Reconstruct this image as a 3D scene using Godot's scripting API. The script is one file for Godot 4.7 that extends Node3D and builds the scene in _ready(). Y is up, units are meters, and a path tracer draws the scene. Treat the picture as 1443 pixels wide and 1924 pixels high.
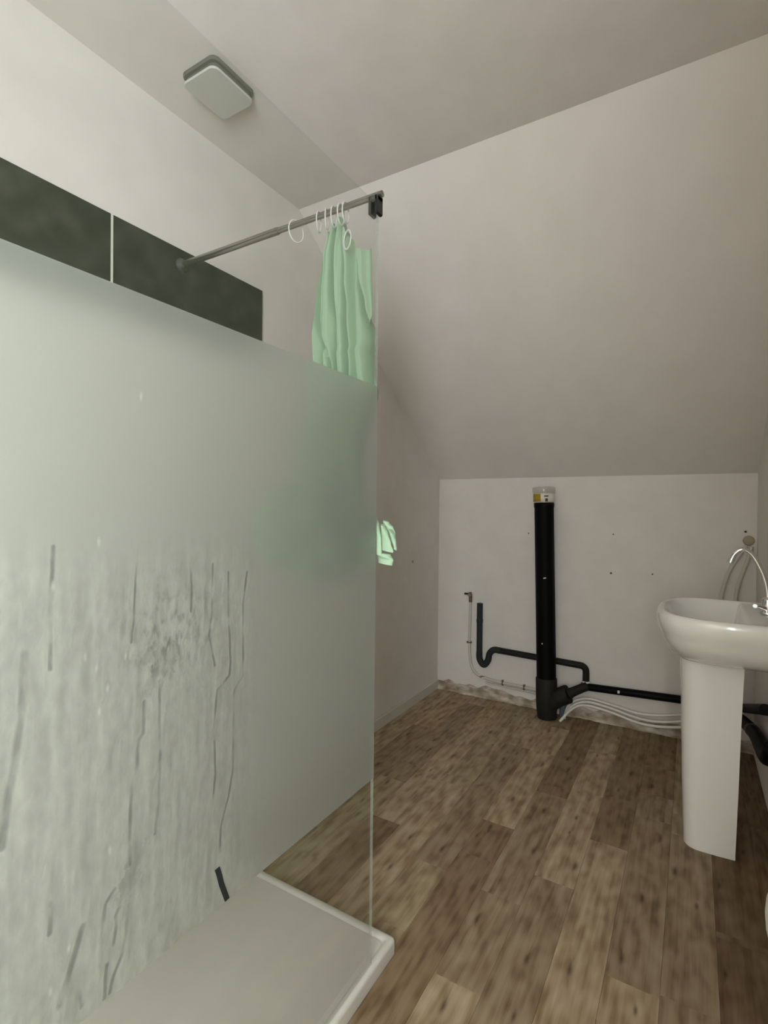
extends Node3D

# ---------------------------------------------------------------- measures (metres)
const XL := -1.515      # left wall
const XR := 0.285       # right wall
const XG := -0.7157     # outer face of the glass screen
const ZF := -3.272      # low far wall
const ZN := 2.8         # near wall, behind the camera
const ZS := -1.767      # where the slope leaves the ceiling
const ZE := -1.1504     # free edge of the glass
const YC := 2.571       # ceiling
const YK := 1.4512      # top of the low far wall
const EYE := 1.2534
# window opening in the right wall, behind the camera
const WZ0 := 0.6
const WZ1 := 2.2
const WY0 := 0.85
const WY1 := 2.15

var M := {}
var taken := {}

# ---------------------------------------------------------------- helpers
func numbered(called: String) -> String:
	var n: int = taken.get(called, 0)
	taken[called] = n + 1
	return called if n == 0 else "%s_%03d" % [called, n]

func thing(called: String, label: String, category: String, at := Vector3.ZERO, group := "") -> Node3D:
	var o := Node3D.new()
	o.name = numbered(called)
	add_child(o)
	o.position = at
	o.set_meta("label", label)
	o.set_meta("category", category)
	if group:
		o.set_meta("group", group)
	return o

func part(called: String, mesh: Mesh, material: Material, parent: Node3D, at := Vector3.ZERO) -> MeshInstance3D:
	var o := MeshInstance3D.new()
	o.name = called
	o.mesh = mesh
	o.material_override = material
	o.position = at
	parent.add_child(o, true)
	return o

func struct(called: String, mesh: Mesh, material: Material, at := Vector3.ZERO) -> MeshInstance3D:
	var o := part(called, mesh, material, self, at)
	o.set_meta("kind", "structure")
	return o

func quad(st: SurfaceTool, a: Vector3, b: Vector3, c: Vector3, d: Vector3, ua := Vector2.ZERO, ub := Vector2.ZERO, uc := Vector2.ZERO, ud := Vector2.ZERO) -> void:
	for k in [[a, ua], [b, ub], [c, uc], [a, ua], [c, uc], [d, ud]]:
		st.set_uv(k[1])
		st.add_vertex(k[0])

func done(st: SurfaceTool) -> ArrayMesh:
	st.index()
	st.generate_normals()
	return st.commit()

# box with chamfered edges, centred
func cbox(size: Vector3, bevel := 0.002) -> ArrayMesh:
	var st := SurfaceTool.new()
	st.begin(Mesh.PRIMITIVE_TRIANGLES)
	st.set_smooth_group(-1)
	var h := size / 2.0
	var b := minf(bevel, minf(h.x, minf(h.y, h.z)) * 0.9)
	var put := func(pts: Array, outward: Vector3) -> void:
		var n: Vector3 = (pts[1] - pts[0]).cross(pts[2] - pts[0])
		var order := range(pts.size())
		if n.dot(outward) > 0:
			order.reverse()
		for i in range(1, pts.size() - 1):
			for j in [order[0], order[i], order[i + 1]]:
				st.add_vertex(pts[j])
	for ax in 3:
		var u := (ax + 1) % 3
		var v := (ax + 2) % 3
		for s in [-1.0, 1.0]:
			var pts := []
			for c in [[-1, -1], [1, -1], [1, 1], [-1, 1]]:
				var p := Vector3.ZERO
				p[ax] = s * h[ax]
				p[u] = c[0] * (h[u] - b)
				p[v] = c[1] * (h[v] - b)
				pts.append(p)
			var o := Vector3.ZERO
			o[ax] = s
			put.call(pts, o)
	for ax in 3:
		var u := (ax + 1) % 3
		var v := (ax + 2) % 3
		for su in [-1.0, 1.0]:
			for sv in [-1.0, 1.0]:
				var pts := []
				for c in [[-1, 0], [1, 0], [1, 1], [-1, 1]]:
					var p := Vector3.ZERO
					p[ax] = c[0] * (h[ax] - b)
					p[u] = su * (h[u] - (b if c[1] else 0.0))
					p[v] = sv * (h[v] - (0.0 if c[1] else b))
					pts.append(p)
				var o := Vector3.ZERO
				o[u] = su
				o[v] = sv
				put.call(pts, o)
	for sx in [-1.0, 1.0]:
		for sy in [-1.0, 1.0]:
			for sz in [-1.0, 1.0]:
				put.call([Vector3(sx * h.x, sy * (h.y - b), sz * (h.z - b)), Vector3(sx * (h.x - b), sy * h.y, sz * (h.z - b)), Vector3(sx * (h.x - b), sy * (h.y - b), sz * h.z)], Vector3(sx, sy, sz))
	return done(st)

# a box of the same kind given by its two corners, placed in the scene
func sbox(called: String, a: Vector3, b: Vector3, material: Material, bevel := 0.0005) -> MeshInstance3D:
	return struct(called, cbox((b - a).abs(), bevel), material, (a + b) / 2.0)

func pbox(called: String, a: Vector3, b: Vector3, material: Material, parent: Node3D, bevel := 0.002) -> MeshInstance3D:
	return part(called, cbox((b - a).abs(), bevel), material, parent, (a + b) / 2.0 - parent.position)

# rings of points joined into a skin; each ring a closed loop
func loft(rings: Array, close_first := true, close_last := true, closed := true, smooth := true) -> ArrayMesh:
	var st := SurfaceTool.new()
	st.begin(Mesh.PRIMITIVE_TRIANGLES)
	st.set_smooth_group(0 if smooth else -1)
	var n: int = rings[0].size()
	for i in rings.size() - 1:
		for j in (n if closed else n - 1):
			var k := (j + 1) % n
			var u0 := float(j) / n
			var u1 := float(j + 1) / n
			var v0 := float(i) / (rings.size() - 1)
			var v1 := float(i + 1) / (rings.size() - 1)
			quad(st, rings[i][j], rings[i + 1][j], rings[i + 1][k], rings[i][k], Vector2(u0, v0), Vector2(u0, v1), Vector2(u1, v1), Vector2(u1, v0))
	st.set_smooth_group(-1)
	for e in [[close_first, 0, false], [close_last, rings.size() - 1, true]]:
		if e[0]:
			var ring: Array = rings[e[1]]
			var mid := Vector3.ZERO
			for q in ring:
				mid += q
			mid /= n
			for j in n:
				var k := (j + 1) % n
				for q in ([mid, ring[k], ring[j]] if e[2] else [mid, ring[j], ring[k]]):
					st.set_uv(Vector2.ZERO)
					st.add_vertex(q)
	return done(st)

func smooth_path(pts: Array, each := 6) -> Array:
	if pts.size() < 3:
		return pts
	var out := []
	for i in pts.size() - 1:
		var a: Vector3 = pts[maxi(i - 1, 0)]
		var b: Vector3 = pts[i]
		var c: Vector3 = pts[i + 1]
		var d: Vector3 = pts[mini(i + 2, pts.size() - 1)]
		for k in each:
			out.append(b.cubic_interpolate(c, a, d, float(k) / each))
	out.append(pts[-1])
	return out

# straight runs with rounded corners
func bent(pts: Array, r := 0.03, each := 6) -> Array:
	var out := [pts[0]]
	for i in range(1, pts.size() - 1):
		var p: Vector3 = pts[i]
		var a: Vector3 = p.move_toward(pts[i - 1], r)
		var b: Vector3 = p.move_toward(pts[i + 1], r)
		for k in each + 1:
			var t := float(k) / each
			out.append(a.lerp(p, t).lerp(p.lerp(b, t), t))
	out.append(pts[-1])
	return out

func tube(path: Array, radius, seg := 16, caps := true) -> ArrayMesh:
	var rings := []
	var up := Vector3(0.13, 0.97, 0.21).normalized()
	var side := Vector3.ZERO
	for i in path.size():
		var t: Vector3 = (path[mini(i + 1, path.size() - 1)] - path[maxi(i - 1, 0)]).normalized()
		if i == 0:
			side = t.cross(up if absf(t.dot(up)) < 0.95 else Vector3.RIGHT).normalized()
		side = (side - t * side.dot(t)).normalized()
		var over := t.cross(side)
		var r: float = radius if radius is float else radius[i]
		var ring := []
		for j in seg:
			var a := TAU * j / seg
			ring.append(path[i] + side * cos(a) * r - over * sin(a) * r)
		rings.append(ring)
	return loft(rings, caps, caps)

func lathe(profile: Array, seg := 32, caps := true) -> ArrayMesh:
	var rings := []
	for p in profile:
		var ring := []
		for j in seg:
			var a := TAU * j / seg
			ring.append(Vector3(cos(a) * p.x, p.y, sin(a) * p.x))
		rings.append(ring)
	return loft(rings, caps, caps)

func torus(r: float, thick: float, squash := 1.0, seg := 36) -> ArrayMesh:
	var rings := []
	for i in seg + 1:
		var a := TAU * i / seg
		var ring := []
		for j in 10:
			var b := TAU * j / 10
			var rr := r + thick * cos(b)
			ring.append(Vector3(thick * sin(b), sin(a) * rr * squash, cos(a) * rr))
		rings.append(ring)
	return loft(rings, false, false)

func rgb8(r: int, g: int, b: int) -> Color:
	return Color(r / 255.0, g / 255.0, b / 255.0)

func mat(color: Color, roughness := 0.6, metallic := 0.0) -> StandardMaterial3D:
	var m := StandardMaterial3D.new()
	m.albedo_color = color
	m.roughness = roughness
	m.metallic = metallic
	return m

func noise_tex(freq: float, lo: Color, hi: Color, seed_: int, size := 512, octaves := 4) -> NoiseTexture2D:
	var n := FastNoiseLite.new()
	n.seed = seed_
	n.frequency = freq
	n.fractal_octaves = octaves
	var t := NoiseTexture2D.new()
	t.noise = n
	t.width = size
	t.height = size
	t.seamless = true
	var g := Gradient.new()
	g.set_color(0, lo)
	g.set_color(1, hi)
	t.color_ramp = g
	return t

# painted plaster: faint mottling in the paint
func paint(color: Color, seed_: int, spread := 0.03) -> StandardMaterial3D:
	var m := mat(Color.WHITE, 0.85)
	m.albedo_texture = noise_tex(0.012, color.darkened(spread), color.lightened(spread * 0.5), seed_)
	m.uv1_triplanar = true
	m.uv1_world_triplanar = true
	m.uv1_scale = Vector3(0.9, 0.9, 0.9)
	return m

# ---------------------------------------------------------------- computed textures
func wood_texture() -> ImageTexture:
	var w := 1536
	var h := 2048
	var data := PackedByteArray()
	data.resize(w * h * 3)
	var fine := FastNoiseLite.new()
	fine.seed = 3
	fine.frequency = 1.0
	fine.fractal_octaves = 3
	var broad := FastNoiseLite.new()
	broad.seed = 11
	broad.frequency = 1.0
	broad.fractal_octaves = 2
	var rng := RandomNumberGenerator.new()
	rng.seed = 5
	var base := Vector3(0.655, 0.57, 0.46)
	var dark := Vector3(0.51, 0.42, 0.315)
	var pale := Vector3(0.745, 0.675, 0.57)
	for strip in 6:
		var knots := []
		for k in rng.randi_range(2, 4):
			knots.append(Vector3(rng.randf_range(30, 226), rng.randf_range(100, 1950), rng.randf_range(0.5, 1.2)))
		for y in h:
			for xx in 256:
				var x := xx + strip * 256
				var wx := float(xx)
				var near := 0.0
				for k in knots:
					var dx: float = (xx - k.x) / (22.0 * k.z)
					var dy: float = (y - k.y) / (70.0 * k.z)
					var d := dx * dx + dy * dy
					if d < 9.0:
						var e := exp(-d)
						wx += e * 26.0 * signf(dx) * (1.0 - minf(1.0, absf(dx) * 0.4))
						near = maxf(near, exp(-d * 3.0))
				var g := fine.get_noise_2d((wx + strip * 700) * 0.018, y * 0.0010)
				var f := fine.get_noise_2d((wx + strip * 300) * 0.10, y * 0.0022 + 90.0)
				var b := broad.get_noise_2d((wx + strip * 900) * 0.010, y * 0.0042)
				var t := g * 0.70 + f * 0.14 + b * 0.70
				var c := base.lerp(dark, clampf(-t * 1.3, 0.0, 1.0)).lerp(pale, clampf(t * 1.1, 0.0, 1.0))
				c = c.lerp(Vector3(0.17, 0.12, 0.08), near * 0.5)
				var i := (y * w + x) * 3
				data[i] = int(clampf(c.x, 0, 1) * 255)
				data[i + 1] = int(clampf(c.y, 0, 1) * 255)
				data[i + 2] = int(clampf(c.z, 0, 1) * 255)
	return ImageTexture.create_from_image(Image.create_from_data(w, h, false, Image.FORMAT_RGB8, data))

# limescale runs and scraped spots on the frosting; every track is a list of z, y in metres on the glass
const RUNS := [
	[0.0016, [-0.474,1.196,-0.470,1.141,-0.467,1.075,-0.464,1.049]],
	[0.0026, [-0.486,0.953,-0.484,0.905,-0.476,0.897,-0.474,0.854,-0.466,0.843,-0.464,0.800,-0.463,0.750,-0.464,0.716]],
	[0.0024, [-0.512,0.978,-0.512,0.914,-0.514,0.867,-0.512,0.791,-0.505,0.740]],
	[0.0022, [-0.650,1.134,-0.651,1.065,-0.657,0.968,-0.654,0.947,-0.626,0.928,-0.620,0.859,-0.624,0.782,-0.619,0.740]],
	[0.0022, [-0.695,1.130,-0.686,1.073,-0.688,0.939,-0.666,0.916,-0.664,0.771,-0.654,0.726,-0.637,0.683,-0.635,0.637]],
	[0.0020, [-0.615,1.152,-0.614,1.067,-0.608,1.031,-0.621,0.974]],
	[0.0042, [-0.321,1.066,-0.318,0.994,-0.311,0.936,-0.303,0.892,-0.297,0.836]],
	[0.0024, [-0.354,1.198,-0.351,1.109,-0.351,1.039]],
	[0.0022, [-0.569,1.146,-0.571,1.117,-0.570,1.078]],
	[0.0040, [-0.394,0.671,-0.386,0.645,-0.375,0.614,-0.365,0.586]],
	[0.0028, [-0.353,0.731,-0.352,0.692]],
	[0.0024, [-0.440,0.694,-0.426,0.681,-0.424,0.657,-0.417,0.630]],
	[0.0024, [-0.448,0.662,-0.442,0.655,-0.443,0.639,-0.439,0.614]],
	[0.0026, [-0.462,0.657,-0.458,0.619,-0.450,0.586,-0.438,0.566,-0.434,0.547]],
	[0.0024, [-0.429,0.592,-0.427,0.573,-0.426,0.545]],
	[0.0026, [-0.391,0.582,-0.394,0.561]],
]
const PATCHES := [
	[-0.471,1.030,-0.497,1.036,-0.531,1.038,-0.560,1.025,-0.549,0.996,-0.521,0.984,-0.494,0.950,-0.484,0.968,-0.500,1.006,-0.477,1.023],
	[-0.462,0.754,-0.493,0.740,-0.489,0.715,-0.481,0.695,-0.465,0.657,-0.435,0.685,-0.441,0.693,-0.460,0.718],
]
const FLECKS := [-0.414,1.201,-0.412,1.024,-0.455,1.031,-0.416,0.961,-0.428,0.991,-0.396,1.043,-0.432,0.755,-0.376,0.654,-0.353,0.614,-0.477,1.417,-0.462,1.029,-0.354,1.147]
const FZ0 := -1.1504
const FZ1 := 0.05
const FY0 := 0.5387
const FY1 := 1.5705

func film_textures() -> Array:
	var w := 1536
	var h := 1320
	var mx := w / (FZ1 - FZ0)
	var my := h / (FY1 - FY0)
	var run := PackedFloat32Array()
	run.resize(w * h)
	var fleck := PackedFloat32Array()
	fleck.resize(w * h)
	var streak := FastNoiseLite.new()
	streak.seed = 21
	streak.frequency = 1.0
	streak.fractal_octaves = 3
	var crust := FastNoiseLite.new()
	crust.seed = 8
	crust.frequency = 1.0
	crust.fractal_octaves = 4
	for r in RUNS:
		var pts: Array = r[1]
		for i in range(0, pts.size() - 2, 2):
			var a := Vector2((pts[i] - FZ0) * mx, (FY1 - pts[i + 1]) * my)
			var b := Vector2((pts[i + 2] - FZ0) * mx, (FY1 - pts[i + 3]) * my)
			var rad: float = r[0] * mx
			for y in range(maxi(0, int(minf(a.y, b.y) - rad * 2)), mini(h, int(maxf(a.y, b.y) + rad * 2) + 1)):
				for x in range(maxi(0, int(minf(a.x, b.x) - rad * 2)), mini(w, int(maxf(a.x, b.x) + rad * 2) + 1)):
					var q := Geometry2D.get_closest_point_to_segment(Vector2(x, y), a, b)
					var d := q.distance_to(Vector2(x, y)) / rad
					run[y * w + x] = maxf(run[y * w + x], clampf(1.5 - d, 0.0, 1.0))
	for pts in PATCHES:
		var poly := PackedVector2Array()
		for i in range(0, pts.size(), 2):
			poly.append(Vector2((pts[i] - FZ0) * mx, (FY1 - pts[i + 1]) * my))
		var box := Rect2(poly[0], Vector2.ZERO)
		for q in poly:
			box = box.expand(q)
		box = box.grow(8)
		for y in range(int(box.position.y), int(box.end.y)):
			for x in range(int(box.position.x), int(box.end.x)):
				var me := Vector2(x, y) + Vector2(crust.get_noise_2d(x * 0.05, y * 0.05), crust.get_noise_2d(x * 0.05 + 90.0, y * 0.05)) * 26.0
				if Geometry2D.is_point_in_polygon(me, poly):
					var edge := 1e9
					for k in poly.size():
						edge = minf(edge, Geometry2D.get_closest_point_to_segment(me, poly[k], poly[(k + 1) % poly.size()]).distance_to(me))
					run[y * w + x] = maxf(run[y * w + x], 0.40 * clampf(edge / 5.0, 0.0, 1.0))
	for i in range(0, FLECKS.size(), 2):
		var c := Vector2((FLECKS[i] - FZ0) * mx, (FY1 - FLECKS[i + 1]) * my)
		for y in range(maxi(0, int(c.y) - 14), mini(h, int(c.y) + 15)):
			for x in range(int(c.x) - 6, int(c.x) + 7):
				var d := Vector2((x - c.x) / 3.2, (y - c.y) / 7.5).length()
				fleck[y * w + x] = maxf(fleck[y * w + x], clampf(1.4 - d, 0.0, 1.0))
	var color := PackedByteArray()
	color.resize(w * h * 3)
	var height := PackedByteArray()
	height.resize(w * h)
	for y in h:
		for x in w:
			var i := y * w + x
			var zz := FZ0 + x / mx
			var yy := FY1 - y / my
			# the crust of limescale covers the sprayed lower part away from the free edge
			var where := smoothstep(-0.78, -0.62, zz) * smoothstep(1.26, 1.10, yy)
			var s := streak.get_noise_2d(x * 0.03, y * 0.0032)
			var c := crust.get_noise_2d(x * 0.045, y * 0.024)
			var spot := exp(-(pow((zz + 0.53) / 0.07, 2) + pow((yy - 1.05) / 0.07, 2)))
			var amount := run[i] * clampf(0.62 + streak.get_noise_2d(x * 0.02 + 300.0, y * 0.012) * 1.1, 0.12, 1.0)
			var v := 0.865 + where * (s * 0.06 + c * 0.05) + spot * minf(c, 0.0) * 0.20 - amount * 0.155 + fleck[i] * 0.10
			color[i * 3] = int(clampf(v * 0.985, 0, 1) * 255)
			color[i * 3 + 1] = int(clampf(v, 0, 1) * 255)
			color[i * 3 + 2] = int(clampf(v * 0.96, 0, 1) * 255)
			height[i] = int(clampf(0.5 + where * (s * 0.35 + c * 0.3) + spot * c * 0.5 - amount * 0.45 + fleck[i] * 0.3, 0, 1) * 255)
	return [ImageTexture.create_from_image(Image.create_from_data(w, h, false, Image.FORMAT_RGB8, color)), ImageTexture.create_from_image(Image.create_from_data(w, h, false, Image.FORMAT_L8, height))]

# ---------------------------------------------------------------- the scene
func _ready() -> void:
	# camera
	var cam := Camera3D.new()
	cam.name = "camera"
	cam.fov = rad_to_deg(2.0 * atan(962.0 / 967.5))
	cam.near = 0.02
	cam.far = 60.0
	cam.basis = Basis(Vector3.UP, 0.5406) * Basis(Vector3.RIGHT, -0.0088) * Basis(Vector3.BACK, 0.0101)
	cam.position = Vector3(0, EYE, 0)
	cam.current = true
	add_child(cam)

	# sky, exposure
	var env := Environment.new()
	var sky := Sky.new()
	var sm := ProceduralSkyMaterial.new()
	sm.sky_top_color = Color(0.62, 0.70, 0.80)
	sm.sky_horizon_color = Color(0.82, 0.85, 0.88)
	sm.ground_horizon_color = Color(0.55, 0.56, 0.54)
	sm.ground_bottom_color = Color(0.35, 0.35, 0.33)
	sky.sky_material = sm
	env.background_mode = Environment.BG_SKY
	env.sky = sky
	env.background_energy_multiplier = 1.0
	env.tonemap_mode = Environment.TONE_MAPPER_LINEAR
	env.tonemap_exposure = 1.0
	env.sdfgi_enabled = true
	env.ssao_enabled = true
	env.ssil_enabled = true
	var we := WorldEnvironment.new()
	we.name = "environment"
	we.environment = env
	add_child(we)

	# daylight of the overcast sky entering by the window in the right wall, behind the camera
	var day := AreaLight3D.new()
	day.name = "window_daylight"
	day.area_size = Vector2(WZ1 - WZ0 - 0.1, WY1 - WY0 - 0.1)
	day.light_color = Color(0.94, 0.98, 1.0)
	day.light_energy = 15.3
	day.area_range = 12.0
	day.area_attenuation = 2.0
	day.shadow_enabled = true
	day.rotation_degrees.y = 90
	day.position = Vector3(XR - 0.012, (WY0 + WY1) / 2.0, (WZ0 + WZ1) / 2.0)
	add_child(day)

	make_materials()
	build_room()
	build_window()
	build_shower()
	build_curtain()
	build_plumbing()
	build_basin()
	build_small()

func make_materials() -> void:
	M.wall = paint(rgb8(229, 222, 214), 51)
	M.bare = mat(Color.WHITE, 0.95)
	M.bare.albedo_texture = noise_tex(0.014, rgb8(122, 102, 80), rgb8(240, 233, 222), 81)
	M.bare.uv1_triplanar = true
	M.bare.uv1_world_triplanar = true
	M.bare.uv1_scale = Vector3(1.2, 2.4, 1.2)
	M.skirting = mat(rgb8(205, 200, 186), 0.6)
	var wood := wood_texture()
	M.planks = []
	for k in [Color(1, 1, 1), Color(0.88, 0.87, 0.86), Color(1.0, 0.98, 0.95), Color(0.80, 0.77, 0.74), Color(0.95, 0.97, 0.95), Color(0.68, 0.64, 0.60)]:  # last tone puts the shade along the right wall into the boards
		var m := mat(k, 0.55)
		m.albedo_texture = wood
		m.metallic_specular = 0.35
		M.planks.append(m)
	M.tile = mat(Color.WHITE, 0.75)
	M.tile.metallic_specular = 0.25
	M.tile.albedo_texture = noise_tex(0.014, rgb8(16, 14, 10), rgb8(64, 60, 55), 91, 512, 3)
	M.tile.uv1_triplanar = true
	M.tile.uv1_world_triplanar = true
	M.tile.uv1_scale = Vector3(1.4, 1.4, 1.4)
	M.grout = mat(rgb8(222, 219, 206), 0.9)
	M.acrylic = mat(rgb8(212, 209, 198), 0.3)
	M.china = mat(rgb8(236, 233, 226), 0.12)
	M.china.clearcoat_enabled = true
	M.china.clearcoat = 0.5
	M.china.clearcoat_roughness = 0.05
	M.glass = mat(Color(0.32, 0.42, 0.30, 0.065), 0.03)
	M.glass.transparency = BaseMaterial3D.TRANSPARENCY_ALPHA
	M.glass_edge = mat(Color(0.70, 0.74, 0.68, 0.22), 0.1)
	M.glass_edge.transparency = BaseMaterial3D.TRANSPARENCY_ALPHA
	var ft := film_textures()
	M.film = mat(Color(1, 1, 1, 0.18), 0.30)
	M.film.albedo_texture = ft[0]
	M.film.refraction_enabled = true
	M.film.refraction_scale = 0.03
	M.film.heightmap_enabled = true
	M.film.heightmap_texture = ft[1]
	M.film.heightmap_scale = 0.30
	M.steel = mat(rgb8(150, 146, 138), 0.28, 0.9)
	M.chrome = mat(rgb8(215, 215, 212), 0.08, 1.0)
	M.tape = mat(rgb8(30, 35, 34), 0.6)
	M.black = mat(rgb8(14, 14, 13), 0.4)
	M.pipe_black = mat(rgb8(7, 7, 7), 0.5)
	M.pipe_black.metallic_specular = 0.22
	M.pipe_dark = mat(rgb8(36, 34, 31), 0.6)
	M.pipe_dark.metallic_specular = 0.3
	M.pipe_grey = mat(rgb8(48, 52, 51), 0.6)
	M.pipe_grey.metallic_specular = 0.3
	M.pipe_joint = mat(rgb8(70, 68, 65), 0.55)
	M.brass = mat(rgb8(112, 98, 78), 0.45, 0.2)
	M.pipe_white = mat(rgb8(205, 198, 184), 0.55)
	M.cable_white = mat(rgb8(234, 228, 216), 0.5)
	M.plastic = mat(rgb8(236, 234, 226), 0.35)
	M.ring = mat(rgb8(235, 234, 228), 0.3)
	M.cloth = mat(rgb8(170, 199, 166), 0.75)
	M.cloth.rim_enabled = true
	M.cloth.rim = 0.25
	M.cloth.backlight_enabled = true
	M.cloth.backlight = Color(0.2, 0.2, 0.2)
	M.cap = mat(Color(0.80, 0.78, 0.70, 0.30), 0.1)
	M.cap.transparency = BaseMaterial3D.TRANSPARENCY_ALPHA
	M.sticker = mat(rgb8(226, 218, 204), 0.6)
	M.sticker_yellow = mat(rgb8(168, 138, 40), 0.6)
	M.blue = mat(rgb8(86, 98, 108), 0.5)
	M.wood_dark = mat(rgb8(84, 70, 56), 0.6)
	M.vent = mat(rgb8(196, 196, 186), 0.5)
	M.vent_gap_shade = mat(rgb8(96, 94, 84), 0.8)  # shade of the gap behind the cover, put into base and neck colour
	M.plate = mat(rgb8(170, 156, 136), 0.6)
	M.mark = mat(rgb8(70, 62, 54), 0.9)

# ---- room shell
func build_room() -> void:
	var t := 0.12
	var floor_ := sbox("floor", Vector3(XL - t, -0.15, ZF - t), Vector3(XR + t, -0.004, ZN + t), M.grout)
	planks(floor_)
	sbox("ceiling", Vector3(XL - t, YC, ZS - 0.3), Vector3(XR + t, YC + t, ZN + t), M.wall)
	# the slope of the roof
	var st := SurfaceTool.new()
	st.begin(Mesh.PRIMITIVE_TRIANGLES)
	st.set_smooth_group(-1)
	var d := Vector3(0, YK - YC, ZF - ZS).normalized()
	var n := Vector3(0, -d.z, d.y)
	if n.y < 0:
		n = -n
	var a := Vector3(0, YC, ZS)
	var b := Vector3(0, YK, ZF) + d * 0.1
	var r0 := []
	var r1 := []
	for q in [a, b, b + n * t, a + n * t]:
		r0.append(Vector3(XL - t, q.y, q.z))
		r1.append(Vector3(XR + t, q.y, q.z))
	struct("ceiling_slope", loft([r1, r0], true, true, true, false), M.wall)
	var wl := sbox("wall_left", Vector3(XL - t, -0.15, ZF - t), Vector3(XL, YC + t, ZN + t), M.wall)
	tiles(wl)
	sbox("wall_right", Vector3(XR, -0.15, ZF - t), Vector3(XR + t, YC + t, WZ0), M.wall)
	sbox("wall_right_001", Vector3(XR, -0.15, WZ1), Vector3(XR + t, YC + t, ZN + t), M.wall)
	sbox("wall_right_002", Vector3(XR, -0.15, WZ0), Vector3(XR + t, WY0, WZ1), M.wall)
	sbox("wall_right_003", Vector3(XR, WY1, WZ0), Vector3(XR + t, YC + t, WZ1), M.wall)
	var wf := sbox("wall_far", Vector3(XL - t, -0.15, ZF - t), Vector3(XR + t, YK + 0.02, ZF), M.wall)
	# screw holes left in the walls
	for q in [Vector3(-0.408, 0.882, ZF), Vector3(-0.399, 1.11, ZF), Vector3(-0.893, 1.099, ZF), Vector3(-0.192, 0.892, ZF), Vector3(0.236, 1.146, ZF)]:
		var big := 0.006 if q.x > 0.2 or absf(q.x + 0.408) < 0.001 else 0.004
		var o := part("screw_hole", lathe([Vector2(big, 0), Vector2(big, 0.002), Vector2(big * 0.5, 0.0025)], 10), M.mark, wf, q - wf.position)
		o.rotation_degrees.x = 90
	var hole := part("screw_hole", lathe([Vector2(0.009, 0), Vector2(0.008, 0.003), Vector2(0.003, 0.004)], 10), M.bare, wl, Vector3(XL, 0.914, -2.88) - wl.position)
	hole.rotation_degrees.z = -90
	sbox("wall_near", Vector3(XL - t, -0.15, ZN), Vector3(XR + t, YC + t, ZN + t), M.wall)
	# unseen partition added at the shower end to hold back window light
	sbox("wall_added_blocker", Vector3(XL - 0.01, -0.004, 0.372), Vector3(-0.72, YC + 0.01, 0.45), M.wall, 0.002)
	# skirting on the left wall beyond the shower
	sbox("baseboard_left", Vector3(XL, -0.003, ZF + 0.001), Vector3(XL + 0.012, 0.062, -1.275), M.skirting, 0.003)
	# rough bare plaster at the foot of the far wall
	var rng := RandomNumberGenerator.new()
	rng.seed = 12
	var nz := FastNoiseLite.new()
	nz.seed = 4
	nz.frequency = 6.0
	nz.fractal_octaves = 3
	var rings := []
	for i in 121:
		var x := lerpf(XL + 0.012, XR - 0.001, i / 120.0)
		var w1 := nz.get_noise_2d(x, 0.0)
		var w2 := nz.get_noise_2d(x, 40.0)
		var foot := 0.020 + 0.016 * w1
		var top := 0.062 + 0.03 * w2
		rings.append([Vector3(x, 0.0, ZF - 0.002), Vector3(x, top, ZF - 0.001), Vector3(x, top - 0.004, ZF + 0.004 + 0.002 * w1), Vector3(x, 0.034 + 0.010 * w1, ZF + 0.008 + 0.004 * w2), Vector3(x, 0.012, ZF + foot * 0.85), Vector3(x, -0.001, ZF + foot)])
	struct("trim_1", loft(rings, true, true, true, false), M.bare)

func planks(floor_: MeshInstance3D) -> void:
	var width := 0.1315
	# butt joints that the photograph shows in each row, counted from the row left of x = -0.057
	var joints := {0: -1.495, 1: -2.080, 2: -1.775, 3: -1.259, 4: -1.985, 5: -1.635, 6: -2.165, 7: -1.775, 8: -2.06, 9: -2.646, 10: -1.90, 11: -2.3, -1: -2.286, -2: -1.80, -3: -2.5}
	# tone of the boards nearer than the joint, beyond it and beyond the next one; the two rightmost rows have floor shade painted in
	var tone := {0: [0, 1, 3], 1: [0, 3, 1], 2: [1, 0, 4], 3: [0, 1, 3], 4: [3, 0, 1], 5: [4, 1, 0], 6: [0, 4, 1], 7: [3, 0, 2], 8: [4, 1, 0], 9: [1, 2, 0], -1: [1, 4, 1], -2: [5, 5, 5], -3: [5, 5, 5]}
	var rng := RandomNumberGenerator.new()
	rng.seed = 77
	for row in range(-3, 12):
		var xb := minf(-0.057 - width * row, XR - 0.0005)
		var xa := maxf(-0.057 - width * (row + 1), XL + 0.0005)
		if xb - xa < 0.01:
			continue
		var j: float = joints[row]
		while j > ZF:
			j -= 1.055
		while j < ZN:
			var z0 := maxf(j, ZF + 0.0005)
			var z1 := minf(j + 1.055, ZN - 0.0005)
			var which := clampi(roundi((joints[row] - j) / 1.055), 0, 2)
			if z1 - z0 > 0.004:
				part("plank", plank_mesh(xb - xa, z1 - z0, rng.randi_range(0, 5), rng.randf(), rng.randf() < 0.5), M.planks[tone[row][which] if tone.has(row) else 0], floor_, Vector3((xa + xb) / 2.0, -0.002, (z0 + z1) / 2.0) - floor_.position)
			j += 1.055

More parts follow.
